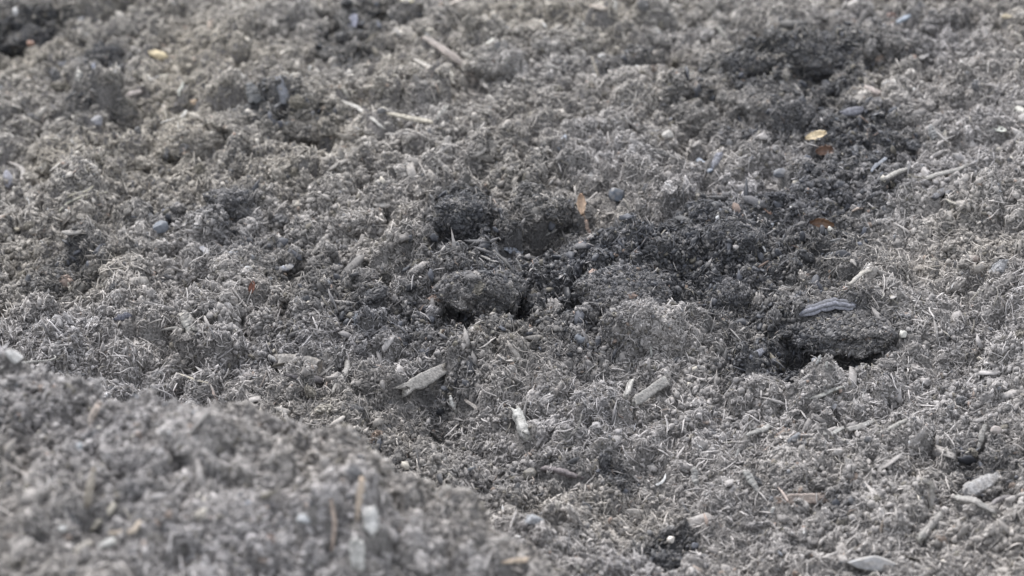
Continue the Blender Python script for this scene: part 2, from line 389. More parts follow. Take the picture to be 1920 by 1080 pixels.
def blob(P, axes, frame, base, r_, sub=3, rough=.16, freq=2.2, facet=0, dust=.2, cvar=.12):
    V, F = ICO[sub]; V = V.copy(); o = r_.random(3)*40
    V = V*(1+rough*fbm(V*freq+o, 3, 2))[:, None]
    for _ in range(facet):                             # cut facets
        n = r_.standard_normal(3); n /= np.linalg.norm(n); d = r_.uniform(.55, .85)
        q = V @ n-d; V = V-np.clip(q, 0, None)[:, None]*n
    W = (V*np.asarray(axes)) @ np.asarray(frame).T+P
    base = np.array(base); base = (base.mean()*.35+base*.5)*.9
    c = base*(1+cvar*fbm(V*3+o, 3, 8))[:, None]
    dm = (np.clip(fbm(V*2.5+o, 3, 6)*1.4+dust-.2, 0, 1)*min(1, dust*2))[:, None]
    return W, F, np.clip(c*(1-dm)+np.array([.205, .195, .185])*dm, .008, .9)
seed_n = [100]
def newr(): seed_n[0] += 1; return np.random.default_rng(seed_n[0])
def origin_obj(name, V, F, C, mat, base, smooth=False, parent=None):
    o = mesh_obj(name, V-base, F, C, mat, smooth=smooth); o.location = base
    if parent: o.parent = parent; o.location = base-np.array(parent.location)
    return o
def face_of(P, k=.55):
    f = np.array([0, 0, 1.])*(1-k)+tocam(P)*k; return f/np.linalg.norm(f)
def pix_points(pts, up=None, lift=.0):
    """pixel polyline -> points on the soil; entries with a third value stand in the air at the depth of the first point"""
    Q = []; first = None
    for p in pts:
        if len(p) == 3 and first is not None:           # upright: same distance as first point
            d = ray(p[0], p[1]); t = ((first-CAM) @ FWD+p[2])/(d @ FWD); q = CAM+d*t
            q[2] = max(q[2], float(sample(H, q[0], q[1]))+.001)
        else:
            q = hit(p[0], p[1]); q = q+np.array([0, 0, lift])
        if first is None: first = q
        Q.append(q)
    return Q
def stickish(name, label, cat, pts, wpx, col, thick=.62, mat=None, k=.55, ends='rough', lift=None, square=.3, group=None, wprof=None, dust=.3, streak=.2, n_len=20, jag=.1, foot=True, build=True):
    r_ = newr(); P0 = hit(*pts[0][:2]); q = scale_at(P0); wm = wpx*q*.92; th = wm*thick
    far_ = pts[0][1] < 330 or (pts[0][0] < 1000 and pts[0][1] > 750); th *= 1.25 if far_ else 1; wm *= 1.15 if far_ else 1
    if far_ and max(col) > .33: col = tuple(c*1.3 for c in col); dust = min(dust, .2)
    if dust >= .3: dust = min(dust+.25, .95)
    if wpx >= 18 and wprof is None: wprof = [.85, 1, .92, .97, .88]; square = .7; jag = .18
    if wprof is None: wprof = [[.55, .95, 1, .8], [.8, 1, .9, .45], [.4, .85, 1, .9], [.7, .9, 1, .6]][r_.integers(4)]
    Q = pix_points(pts, lift=(th*.25+.0007) if lift is None else lift*(.95 if pts[0][1] < 330 else .6))
    if len(Q) == 2 and len(pts[1]) == 2:               # rigid: keep it straight, clear of the soil between its ends
        m = np.linspace(0, 1, 9)[:, None]*(Q[1]-Q[0])+Q[0]; dz = (sample(Hs, m[:, 0], m[:, 1])-m[:, 2]).max()
        if dz > 0: Q = [a+np.array([0, 0, dz*.4]) for a in Q]
    V, F, C = sweep(Q, wm, th, face_of(Q[0], k), col, r_, ends=ends, square=square, wprof=wprof, dust=dust, streak=streak, n_len=n_len, jag=jag)
    base = np.array([V[:, 0].mean(), V[:, 1].mean(), V[:, 2].min()])
    o = origin_obj(name, V, F, C, mat or M_WOOD, base)
    tag(o, label, cat, group)
    if foot:
        for a, b in zip(Q[:-1], Q[1:]): FOOT.append((a[0], a[1]-(.003 if dust <= .12 else 0), b[0], b[1]-(.003 if dust <= .12 else 0), wm*.42+(.0035 if dust <= .12 else .003 if far_ else .0008), .93 if dust <= .12 or far_ else .6))
    return o
def pebble(name, label, cat, px, py, rx, ry, col, mat=None, facet=4, sink=.35, rough=.16, dust=.15, group=None, rot=0, sub=3, up=0):
    r_ = newr(); facet += 4; sink = min(sink+.12, .5); rx *= .92; ry *= .92; dust += .22; P = hit(px, py+ry*.6); q = scale_at(P); a, b = rx*q, ry*q
    T = RGT*math.cos(rot)+np.array([0, 0, 1])*math.sin(rot); f = face_of(P, .6); B = np.cross(f, T); B /= np.linalg.norm(B); f = np.cross(T, B)
    vivid = (max(col) > .5 and rx > 6) or (rx >= 14 and mat is not M_WOOD)
    P = P+np.array([0, b*.4, b*(1-sink)*.75+(.0030 if vivid else .0015 if rx < 16 else .0004)+up])
    V, F, C = blob(P, (a, b, min(a, b)*.7), np.stack([T, B, f], 1), col, r_, sub=sub, facet=facet, rough=rough, dust=dust)
    o = origin_obj(name, V, F, C, mat or M_STONE, np.array([P[0], P[1], V[:, 2].min()]))
    FOOT.append((P[0]-a*.5, P[1]-.003*vivid, P[0]+a*.5, P[1]-.003*vivid, b*.8+.003*vivid, .93 if vivid else .6)); return tag(o, label, cat, group)
def leaf(name, label, cat, px, py, L, W, ang, col, curl=.5, mat=None, k=.8, group=None, tipcol=None, thick=.0005, lift=.0015):
    """thin curled shell with real thickness, L x W pixels, ang = direction in the image"""
    r_ = newr(); P = hit(px, py); q = scale_at(P); L *= q; W *= q
    f = face_of(P, k); T = RGT*math.cos(ang)+np.cross(f, RGT)*math.sin(ang); T /= np.linalg.norm(T); B = np.cross(f, T)
    nu, nv = 15, 9; V = []; C = []
    for side in (0, 1):
        for i in range(nu):
            u = i/(nu-1); wd = (math.sin(math.pi*min(max(u, .03), .97))**.55)*(1+.12*r_.normal())
            for j in range(nv):
                v = (j/(nv-1)-.5)*2
                z = curl*W*.5*(v*v)*(1 if side == 0 else 1)+curl*L*.12*math.sin(u*3+1)+r_.normal()*W*.012-(thick if side else 0)
                V.append(P+T*(u-.5)*L+B*v*W*.5*wd*(1-.15*curl*abs(v))+f*(z+lift+W*.12))
                c = np.array(col) if tipcol is None else np.array(col)*(1-u)+np.array(tipcol)*u
                C.append(c*(1-.25*(abs(v) < .12))*(1+.15*r_.normal()))
    n = nu*nv; F = []
    for i in range(nu-1):
        for j in range(nv-1):
            a = i*nv+j; F += [(a, a+nv, a+nv+1), (a, a+nv+1, a+1), (n+a, n+a+nv+1, n+a+nv), (n+a, n+a+1, n+a+nv+1)]
    rim = [j for j in range(nv)]+[i*nv+nv-1 for i in range(1, nu)]+[(nu-1)*nv+j for j in range(nv-2, -1, -1)]+[i*nv for i in range(nu-2, 0, -1)]
    for a, b in zip(rim, rim[1:]+rim[:1]): F += [(a, b, b+n), (a, b+n, a+n)]
    V = np.array(V); base = np.array([P[0], P[1], V[:, 2].min()])
    o = origin_obj(name, V, np.array(F), np.clip(np.array(C), .01, .85), mat or M_LEAF, base, smooth=True)
    FOOT.append((P[0]-L*.3*abs(math.cos(ang)), P[1]-.002, P[0]+L*.3*abs(math.cos(ang)), P[1]-.002, W*.4+.001, .85)); return tag(o, label, cat, group)

# smoothed height for straight sticks
Hs = H.copy()
for _ in range(6): Hs[1:-1, 1:-1] = (Hs[1:-1, 1:-1]*2+Hs[:-2, 1:-1]+Hs[2:, 1:-1]+Hs[1:-1, :-2]+Hs[1:-1, 2:])/6

# ---- clods: craggy lumps of matted soil, half sunk, each one mesh (core, grains and fibres stuck together)
CLODS = []
def clod(label, px, py, rx, ry, wet=.3, sink=.35, depth=None, rough=.42, group='clods of matted soil on the heap', dens=1.0, roof=False):
    r_ = newr(); rx *= .94; ry *= .90; P = hit(px, py+ry*.75); q = scale_at(P); a = rx*q; c = ry*q*1.05; b = depth or a*.8; sink = sink+.12
    P = P+np.array([0, b*.6, 0]); P[2] = float(sample(Hs, P[0], P[1]))*.5+P[2]*.5+c*(1-2*sink)*.8
    if roof: P = hit(px, py+ry, H_pre)+np.array([0, .007, .0125])
    if roof: a, b, c, rough = .030, .021, .0074, .95
    V, F = ICO[4 if a > .010 else 3]; o = r_.random(3)*50
    disp = 1+rough*1.5*fbm(V*1.5+o, 5, 21, .55)
    V = V*disp[:, None]
    V = V*(1+.30*np.abs(fbm(V*2.6+o, 4, 33, .6))+.10*fbm(V*9+o, 2, 34))[:, None]
    for _ in range(5):
        nn = r_.standard_normal(3); nn /= np.linalg.norm(nn); q_ = V @ nn-r_.uniform(.5, .85); V = V-np.clip(q_, 0, None)[:, None]*nn*.75
    V = V*np.array([a, b, c])
    th = r_.normal(0, .15); rot = np.array([[math.cos(th), 0, math.sin(th)], [0, 1, 0], [-math.sin(th), 0, math.cos(th)]]); V = V @ rot.T
    V = V+P
    tri = V[F]; fn = np.cross(tri[:, 1]-tri[:, 0], tri[:, 2]-tri[:, 0]); ar = np.linalg.norm(fn, axis=1); fn /= ar[:, None]+1e-12
    n = int(ar.sum()/2/(3.2e-6)*dens); pick = r_.choice(len(F), n, p=ar/ar.sum()); bc = r_.dirichlet((1, 1, 1), n)
    S = (tri[pick]*bc[:, :, None]).sum(1); Nn = fn[pick]
    def colr(m, light=1, Q=None):
        Q = S if Q is None else Q
        kw = np.clip((wet-.3)*.75+.45*fbm(Q*110, 3, 61), 0, .95)[:, None]; cc = soil_colour(Q[:, 0], Q[:, 1], m, r_, light)
        return cc*(1-kw)+WETC*np.exp(r_.normal(0, .3, m))[:, None]*kw
    size = r_.uniform(.0007, .0019, n)
    parts = [(V, F, np.repeat((DRY*(1-wet)+WETC*wet)[None]*.6, len(V), 0)), crumbs(S+Nn*size[:, None]*.3, Nn, size, colr(n, .76), r_)]
    m = int(n*.75); idx = r_.integers(0, n, m)
    parts.append(fibres(S[idx]+Nn[idx]*.0009, Nn[idx], r_.uniform(.003, .009, m), r_.uniform(.00022, .00042, m), colr(m, 1.4, S[idx]), r_))
    g = max(6, n//26); ix = r_.integers(0, n, g); parts.append(aggregates(S[ix], Nn[ix], r_.uniform(.0016, .0042, g)*(1 if a > .012 else .6), colr(g, .9, S[ix]), r_, 6))
    V, F, C = merge(parts); base = np.array([P[0], P[1], P[2]-c*.5])
    ob = origin_obj('soil_clod', V, F, C, M_SOIL, base); tag(ob, label, 'soil clod', group)
    CLODS.append((P[0], P[1], a, b)); return ob
TAN, STRAW, GREYW, PALEW, BLUE, DARKB, BROWN, RUST, WHITE = (.34, .27, .18), (.46, .38, .25), (.30, .285, .255), (.44, .41, .36), (.20, .215, .26), (.045, .042, .045), (.13, .10, .08), (.30, .12, .06), (.78, .76, .70)
# clods first: other things may lie on them only by their own height
clod('black wet craggy clod at the upper left edge, crumbly, with an orange crumb in front', 45, 72, 58, 24, .95)
clod('grey clod with a dark hollow under it, right of the black clod at upper left', 196, 108, 36, 28, .6)
clod('dry crumbly clod left of centre with a black hole under its left side', 345, 275, 60, 34, .15, .3)
clod('dry clod above the upper of two black holes, right of the holed crumbly clod', 440, 228, 50, 22, .2)
clod('dark clod roofing the deepest black hole left of centre', 570, 255, 48, 24, .4)
clod('pointed dark grey clod above the blue grey stone', 430, 385, 42, 36, .55)
clod('tall dark fibrous clod standing just above the centre', 862, 402, 50, 44, .8, .25)
clod('large craggy clod in the centre whose right side breaks off in a black fissure', 888, 552, 82, 52, .42, .3)
clod('rounded grey clod right of the central fissure, below the dark band', 1165, 520, 95, 42, .35, .5)
clod('pale rounded hump of fibrous soil below the centre right', 1215, 612, 66, 50, .12, .4)
clod('round dry clod with dark hollow below, right of centre in the upper half', 1298, 212, 42, 46, .3, .25)
clod('dark grey clod beside the round dry clod with a hollow', 1405, 192, 52, 34, .35, .3)
clod('blackish broken clod at the top right of the heap, widest of the dark ones', 1530, 118, 80, 36, .85, .35)
clod('small black crumbly clod left of the widest dark one at top right', 1400, 122, 42, 26, .8, .35)
clod('wet clod leaning against a bare pale patch in the upper right', 1490, 218, 36, 36, .8, .3)
clod('clod of soil that roofs the long black hollow at the right', 1550, 628, 80, 28, .4, .15, depth=.026, roof=True)
clod('dark fibrous clod on the left with a moist side', 100, 535, 52, 34, .6)
clod('curly fibrous tussock of dry soil left of centre', 445, 490, 60, 30, .15, .45)
clod('small dark clod right of the pale upright wedge of wood', 660, 430, 42, 24, .4)
clod('moist craggy clod right of centre above a shadowed ledge', 1395, 440, 56, 34, .6, .4)
clod('grey clod topped by a tiny blue chip below the shadowed ledge', 1365, 560, 42, 36, .4, .35)
clod('dark jagged crumb of wet soil at the bottom right of centre', 1248, 1054, 34, 20, .98, .3)
clod('small black crumb next to the white curled shell', 1150, 905, 20, 14, .95, .3)
clod('knobbly dark lump with holes, alone on pale soil at the left', 392, 573, 20, 12, .99, .2)
clod('fibrous grey clod at the middle, left of the tan husk', 1030, 395, 36, 26, .6)
clod('pale blurred clod on the near mound with a dark hollow under its left side', 245, 868, 48, 36, .12, .35)
clod('blurred rounded clod at the crest of the near mound', 370, 800, 70, 34, .12, .5)
clod('blurred dry clod low on the near mound', 440, 960, 80, 44, .12, .5)
clod('round grey clod in the upper middle with a hollow beside it', 935, 110, 46, 34, .25, .35)
clod('lumpy dry clod near the top centre, left of the long pale stick', 890, 20, 40, 22, .25, .4)
clod('yellowish dry clod near the top, right of the thin straw standing up', 1180, 135, 50, 22, .15, .4)
clod('clod at the lower right with a dark round socket under it', 1490, 882, 40, 24, .35, .4)
clod('pale rounded clod at the right below the grey log-like chip', 1440, 715, 40, 20, .15, .45)

# pale, tan, brown and white things lying about
pebble('wood_chip', 'bright yellow oblong wood chip at the upper left', 'wood chip', 295, 116, 21, 10, (.80, .62, .28), M_WOOD, 5, .05, rot=-.25, dust=-.1, up=.003)
pebble('soil_crumb', 'small orange crumb in front of the black wet clod', 'crumb', 58, 94, 8, 7, (.38, .16, .07), M_WOOD, 3, .2, up=.005)
stickish('rootlet', 'short white crooked rootlet standing below the yellow chip', 'root', [(337, 183), (335, 172, 0), (342, 163, 0), (344, 154, 0)], 5, (.60, .60, .50), mat=M_LEAF, k=.9, dust=.05)
pebble('wood_chip', 'small orange yellow chip below the white rootlet', 'wood chip', 364, 198, 10, 6, (.52, .33, .16), M_WOOD, 4, .2)
stickish('wood_splinter', 'pinkish grey pointed splinter lying left of the white rootlet', 'splinter', [(233, 184), (268, 174)], 11, (.38, .32, .29), thick=.5, wprof=[.2, 1, 1, .5])
stickish('twig', 'grey twig continuing from the pinkish splinter up to the right', 'twig', [(266, 176), (316, 152)], 7, (.26, .24, .22), lift=.006)
stickish('twig', 'pale tipped twig poking from the holed crumbly clod at left', 'twig', [(303, 264), (350, 241)], 6, (.36, .34, .30), lift=.016)
stickish('twig', 'stout twig lying across the front of the holed crumbly clod', 'twig', [(375, 295), (420, 258)], 9, (.30, .285, .24), lift=.010)
stickish('twig', 'brown twig at the left edge, upper', 'twig', [(14, 306), (40, 342)], 8, (.28, .235, .20))
pebble('bark_piece', 'bluish grey rounded bark piece at the left edge under the brown twig', 'bark', 17, 350, 12, 22, (.24, .24, .29), M_WOOD, 3, .2, rot=.3, up=.004)
stickish('straw', 'curved yellowish straw bent over the soil at the left', 'straw', [(112, 402), (128, 385), (160, 372), (200, 366)], 6, (.46, .44, .30), lift=.004)
stickish('straw', 'thin yellow straw above the curved one at the left', 'straw', [(125, 380), (175, 358)], 4, (.44, .40, .27), lift=.006)
pebble('pebble', 'small pale yellow stone at the far left middle', 'pebble', 31, 437, 9, 5, (.62, .54, .36), M_STONE, 4, .3)
pebble('pebble', 'smooth blue grey stone with a dark underside, left of centre', 'pebble', 301, 434, 17, 15, (.10, .12, .155), M_STONE, 5, .15, dust=-.15)
stickish('bark_piece', 'flat blue grey sliver right of the blue grey stone', 'bark', [(372, 464), (398, 480)], 12, (.26, .27, .33), thick=.25, k=.7, wprof=[.3, 1, 1, .5])
stickish('bark_piece', 'thin dark slate coloured flake lying above the rust coloured leaf bit', 'bark', [(520, 508), (552, 496)], 14, (.22, .235, .29), thick=.25, k=.7, wprof=[.4, 1, .9, .4])
stickish('wood_chip', 'pale pinkish wedge of wood leaning up, left of centre', 'wood chip', [(580, 495), (610, 450, .004)], 20, (.47, .42, .37), thick=.35, k=.9, wprof=[.55, .9, .9, .75], dust=.45)
stickish('wood_chip', 'short tan chip lying left of centre below the dark hollow', 'wood chip', [(160, 513), (182, 527)], 13, (.40, .34, .27), thick=.4)
leaf('leaf_fragment', 'rust red leaf fragment standing up at the left middle', 'leaf', 472, 540, 26, 13, 1.35, (.15, .07, .05), .9, k=.9)
stickish('wood_chip', 'dark blue flat chip lying left of the pale upright chip', 'wood chip', [(214, 602), (244, 592)], 14, (.075, .08, .12), thick=.3, k=.7, dust=.1)
stickish('wood_chip', 'pale grey flat chip leaning upright on pale soil at the left', 'wood chip', [(358, 622), (343, 588, .003)], 24, (.44, .42, .37), thick=.2, k=.95, wprof=[.9, 1, .9, .8], dust=.35)
stickish('wood_splinter', 'straight grey splinter lying at the foot of the pale leaning chip', 'splinter', [(296, 627), (370, 624)], 7, (.40, .38, .32), lift=.004)
stickish('straw', 'tiny pale straw standing at the left end of the straight grey splinter', 'straw', [(293, 632), (292, 610, 0)], 4, (.50, .48, .42), k=.9)
pebble('stone', 'pale angular stone at the left edge above the near mound', 'pebble', 28, 680, 22, 15, (.46, .45, .43), M_STONE, 6, .15, rot=-.5)
stickish('twig', 'thin grey twig lying below the pale angular stone', 'twig', [(2, 717), (104, 688)], 6, (.30, .29, .26), lift=.006)
stickish('straw', 'slender tan straw lying just behind the near mound', 'straw', [(335, 708), (372, 722), (398, 728)], 5, (.48, .42, .30), lift=.005)
stickish('twig', 'short reddish brown twig below the slender tan straw', 'twig', [(394, 727), (408, 756)], 5, (.30, .20, .16), lift=.004)
stickish('wood_chip', 'broad flat wood chip crusted with soil, left of the lower centre', 'wood chip', [(522, 690), (602, 702)], 44, (.32, .28, .24), thick=.3, k=.8, dust=.9, square=.8, wprof=[.8, 1, 1, .8])
stickish('bark_piece', 'dark bark piece under the crusted flat chip', 'bark', [(540, 718), (606, 728)], 16, (.12, .105, .11), thick=.6, dust=.15)
stickish('twig', 'dark round twig end sticking out left of the crusted flat chip', 'twig', [(503, 675), (528, 682)], 12, (.17, .17, .18), thick=1)
stickish('twig', 'soil coated slanting twig right of the crusted flat chip', 'twig', [(625, 750), (652, 690)], 13, (.28, .26, .22), dust=.8, lift=.008)
stickish('wood_chip', 'long flat chip roofing a dark hole in the lower middle', 'wood chip', [(756, 752), (832, 712)], 26, (.27, .255, .23), thick=.35, k=.8, dust=.8, lift=.014)
stickish('rootlet', 'forked pale rootlet hanging in front of the dark hole under the long flat chip', 'root', [(855, 776), (848, 760, -.004), (844, 742, -.004)], 8, (.44, .43, .40), k=.9)
stickish('twig', 'brown twig lying beside the forked pale rootlet', 'twig', [(872, 752), (896, 772)], 7, (.20, .17, .15))
stickish('twig', 'short pinkish twig slanting in the lower middle', 'twig', [(1034, 756), (1054, 725)], 12, (.36, .31, .28), dust=.5, lift=.006)
stickish('twig', 'lumpy pale soil coated twig slanting at the lower centre', 'twig', [(968, 782), (988, 832)], 22, (.40, .39, .36), dust=.7, thick=.9, lift=.006)
stickish('straw', 'thin stiff straw slanting below the centre', 'straw', [(1064, 824), (1090, 778, .002)], 4, (.36, .34, .28), k=.9)
stickish('wood_chip', 'short rounded pale stick, left one of two lying side by side', 'wood chip', [(1172, 754), (1186, 724)], 13, (.44, .42, .38), thick=1, square=.1, lift=.007)
stickish('wood_chip', 'broad pale weathered chip, right one of two lying side by side', 'wood chip', [(1186, 768), (1250, 724)], 22, (.34, .33, .30), thick=.4, k=.8, dust=.6, lift=.007)
stickish('rootlet', 'thin root strand arching over the top of the central clod', 'root', [(880, 482), (902, 488), (928, 500)], 5, (.30, .28, .26), lift=.006)
stickish('twig', 'thin dark twig running down beside the central black fissure', 'twig', [(926, 482), (950, 505), (974, 538)], 6, (.24, .225, .21), lift=.008)
stickish('rootlet', 'pale curved rootlet at the bottom of the central black fissure', 'root', [(955, 562), (970, 566), (979, 576)], 6, (.50, .48, .45), lift=.022)
stickish('twig', 'fine pale twig standing right of the central black fissure', 'twig', [(980, 515), (968, 485, .002)], 4, (.36, .35, .34), k=.9)
stickish('bark_piece', 'small light blue flake above the central fissure', 'bark', [(946, 470), (978, 480)], 14, (.34, .38, .47), thick=.2, k=.75, dust=.05)
stickish('wood_chip', 'pale straight stick lying right of the light blue flake', 'wood chip', [(1024, 455), (1062, 435)], 9, (.48, .46, .43), lift=.006)
# tan husk with its stalk
husk = bpy.data.objects.new('husk', None); COL.objects.link(husk); hp = hit(1094, 405); husk.location = hp
tag(husk, 'orange tan seed husk standing upright in dark soil above the centre', 'husk')
bl = leaf('blade', None, None, 1090, 384, 40, 19, 1.62, (.47, .36, .27), .8, k=.95, tipcol=(.30, .21, .15), lift=.013); bl.parent = husk; bl.location = bl.location-husk.location
stl = stickish('stalk', None, None, [(1096, 416, ), (1094, 404, 0), (1091, 392, 0)], 6, (.42, .25, .14), mat=M_LEAF, k=.9, dust=0); stl.parent = husk; stl.location = stl.location-husk.location
stickish('leaf_fragment', 'curled orange brown strip below the tan husk', 'leaf', [(1107, 440), (1101, 428, 0), (1099, 414, 0)], 8, (.30, .19, .13), thick=.3, mat=M_LEAF, k=.9, dust=.05)
stickish('straw', 'tiny pink sliver at the foot of the curled orange strip', 'straw', [(1102, 442), (1109, 430, 0)], 4, (.52, .38, .32), k=.9)
pebble('pebble', 'dark blue square stone right of the tan husk', 'pebble', 1156, 373, 18, 16, (.065, .085, .12), M_STONE, 6, .15)
stickish('wood_chip', 'bluish silvery chip standing in soil above the centre', 'wood chip', [(1048, 282), (1060, 255, .003)], 13, (.34, .37, .43), thick=.3, k=.9, dust=.3)
pebble('wood_chip', 'stubby pale rounded chip right of the round dry clod hollow', 'wood chip', 1252, 256, 12, 13, (.40, .375, .33), M_WOOD, 3, .2)
stickish('bark_piece', 'blue grey sliver slanting in dark soil, right of centre upper half', 'bark', [(1308, 305), (1332, 328)], 13, (.26, .31, .39), thick=.3, k=.8, dust=.1)
stickish('bark_piece', 'lilac grey chip standing right of the blue grey slanting sliver', 'bark', [(1335, 318), (1350, 288, .002)], 13, (.30, .30, .35), thick=.35, k=.9, dust=.15)
pebble('pebble', 'dark slate pebble right of the lilac grey chip', 'pebble', 1468, 333, 20, 12, (.10, .11, .135), M_STONE, 5, .25)
leaf('leaf_fragment', 'split cream coloured husk fragment at the upper right', 'leaf', 1530, 257, 42, 18, .35, (.58, .48, .33), .6, k=.7)
leaf('leaf_fragment', 'reddish brown crumpled leaf fragment below the cream husk fragment', 'leaf', 1548, 286, 38, 22, .1, (.15, .095, .07), .9, k=.8)
stickish('bark_piece', 'lilac grey flat flake in the dark patch right of the cream husk', 'bark', [(1580, 215), (1618, 208)], 16, (.27, .27, .33), thick=.25, k=.75, dust=.15)
stickish('wood_chip', 'pinkish brown chip above the lilac flake at the upper right', 'wood chip', [(1622, 168), (1652, 182)], 15, (.40, .32, .28), thick=.6)
pebble('leaf_fragment', 'dull red leaf bit near the top right', 'leaf', 1672, 32, 11, 7, (.20, .09, .06), M_LEAF, 3, .2)
stickish('wood_chip', 'blue grey chip beside the dull red leaf bit near the top right', 'wood chip', [(1680, 46), (1706, 32)], 10, (.26, .31, .38), thick=.5, dust=.1)
pebble('wood_chip', 'small yellow chip at the far top right', 'wood chip', 1887, 43, 12, 6, (.50, .40, .22), M_WOOD, 4, .2, up=.004)
leaf('shell_fragment', 'white flat chip at the right edge of the upper half', 'shell', 1872, 243, 30, 13, -.2, (.66, .65, .58), .35, k=.55, lift=.0)
stickish('wood_chip', 'greyish tan chip at the right edge above the white flat chip', 'wood chip', [(1905, 205), (1920, 215)], 14, (.42, .40, .34), thick=.5)
stickish('wood_chip', 'long pale wood strip, lower left of two lying end to end at the right', 'wood chip', [(1654, 345), (1712, 324)], 11, (.42, .395, .345), thick=.5, lift=.006)
stickish('wood_chip', 'long pale wood strip, upper right of two lying end to end at the right', 'wood chip', [(1735, 342), (1815, 314)], 10, (.40, .375, .33), thick=.5, lift=.005)
stickish('bark_piece', 'bluish slanting chip left of the two long pale strips', 'bark', [(1634, 332), (1660, 308)], 10, (.24, .27, .33), thick=.4, dust=.1, lift=.008)
stickish('wood_chip', 'flat grey chip standing on edge above the long pale strips', 'wood chip', [(1752, 262), (1745, 236, .002)], 13, (.33, .33, .33), thick=.35, k=.9)
stickish('bark_piece', 'dark curved bark piece over a hollow at the right', 'bark', [(1750, 375), (1768, 362), (1785, 366)], 18, (.10, .10, .115), thick=.5, dust=.1, lift=.003)
stickish('straw', 'thin tan straw lying below the dark curved bark piece', 'straw', [(1775, 385), (1815, 405)], 7, (.42, .38, .30), lift=.005)
leaf('bark_piece', 'dark brown cupped bark piece with a pale rim, right of centre', 'bark', 1541, 424, 46, 19, -.05, (.08, .045, .03), .9, k=.7, tipcol=(.13, .08, .05))
pebble('pebble', 'white bit beside the brown cupped bark piece', 'pebble', 1555, 437, 5, 5, (.68, .66, .55), M_STONE, 3, .2, up=.002)
pebble('pebble', 'brilliant white speck in the dark soil right of centre', 'pebble', 1346, 412, 5, 5, (.85, .85, .85), M_STONE, 3, .1)
pebble('pebble', 'tiny white speck above the brown cupped bark piece', 'pebble', 1483, 393, 3, 3, (.78, .78, .76), M_STONE, 3, .1)
stickish('straw', 'tiny white sliver standing below the brilliant white speck', 'straw', [(1435, 474), (1431, 462, 0)], 4, (.74, .74, .74), k=.9, dust=0)
stickish('twig', 'small orange brown twig above the white sliver at right', 'twig', [(1430, 392), (1446, 404)], 6, (.32, .17, .10), dust=.1)
stickish('leaf_fragment', 'small pink curled strip above the brown cupped bark piece', 'leaf', [(1598, 402), (1608, 396), (1618, 397)], 5, (.46, .34, .26), mat=M_LEAF, lift=.004, dust=.05)
pebble('pebble', 'reddish brown round pebble at the right edge of the middle', 'pebble', 1835, 490, 15, 9, (.19, .135, .11), M_STONE, 2, .2, rough=.1)
stickish('wood_chip', 'long tan splinter above the bluish driftwood piece at the right', 'wood chip', [(1590, 544), (1640, 516)], 10, (.42, .38, .31), thick=.5, lift=.007)
stickish('wood_chip', 'small cream chip right of the bluish driftwood piece', 'wood chip', [(1670, 560), (1688, 576)], 10, (.50, .45, .34), thick=.4)
stickish('bark_piece', 'large bluish grey driftwood piece resting above the long black hollow', 'bark', [(1504, 602), (1560, 585), (1602, 590)], 20, (.15, .155, .195), thick=.35, k=.7, dust=.1, streak=.6, square=.6, lift=.010, wprof=[.75, 1, .8, 1.05, .9, 1, .75], jag=.24)
stickish('wood_splinter', 'left of two pale splinters standing in the long black hollow', 'splinter', [(1531, 686), (1539, 666, 0)], 7, (.44, .44, .42), k=.95, ends='point', dust=.1)
stickish('wood_splinter', 'right of two pale splinters standing in the long black hollow', 'splinter', [(1549, 693), (1550, 678, 0)], 6, (.48, .47, .43), k=.95, dust=.1)
pebble('pebble', 'cream coloured chip of stone right of the long black hollow', 'pebble', 1693, 635, 9, 10, (.60, .58, .50), M_STONE, 4, .15)
stickish('straw', 'fine tan straw standing at the far right of the middle', 'straw', [(1815, 612), (1808, 588, 0)], 6, (.46, .40, .28), k=.9)
stickish('bark_piece', 'lilac grey flake left of the long black hollow', 'bark', [(1408, 676), (1432, 662)], 13, (.25, .26, .32), thick=.3, k=.8, dust=.1)
stickish('wood_chip', 'flat pinkish chip lying below the long black hollow', 'wood chip', [(1690, 690), (1724, 688)], 9, (.44, .38, .35), thick=.4)
# lower right
stickish('twig', 'purplish dark twig with ridged bark in the lower middle', 'twig', [(1018, 882), (1052, 888), (1092, 902)], 14, (.13, .105, .11), thick=.8, dust=.12, streak=.45, lift=.003)
pebble('bark_piece', 'olive brown rounded crumb left of the purplish twig', 'bark', 993, 892, 15, 14, (.13, .115, .085), M_WOOD, 3, .25, dust=.25)
stickish('shell_fragment', 'white hook shaped shell fragment in the lower middle', 'shell', [(1231, 914), (1240, 910), (1246, 902), (1248, 893)], 7, (.80, .80, .78), thick=.5, mat=M_STONE, dust=0, wprof=[1, 1, .7, .3], lift=.003)
pebble('pebble', 'creamy white pebble above the dark jagged crumb at the bottom', 'pebble', 1258, 1020, 11, 9, (.72, .64, .54), M_STONE, 4, .15, dust=.05)
stickish('wood_splinter', 'pale pointed splinter hanging down in the lower right, left of a second', 'splinter', [(1306, 916), (1301, 878, .004)], 14, (.38, .37, .35), thick=.4, k=.9, wprof=[.25, .9, 1, .8])
stickish('wood_splinter', 'longer pale splinter slanting down above the pinkish bark', 'splinter', [(1424, 930), (1398, 884, .006)], 17, (.42, .41, .38), thick=.5, k=.9, wprof=[.3, .7, 1, .8], dust=.5)
stickish('bark_piece', 'pinkish brown flat bark piece in the lower right', 'bark', [(1460, 945), (1545, 940)], 23, (.33, .245, .20), thick=.35, k=.75, dust=.15, square=.8, lift=.004, wprof=[.7, 1, 1, .95])
stickish('rootlet', 'thin pink rootlet crossing the left end of the pinkish bark', 'root', [(1458, 930), (1468, 942), (1476, 956)], 5, (.48, .36, .30), lift=.010, dust=.05)
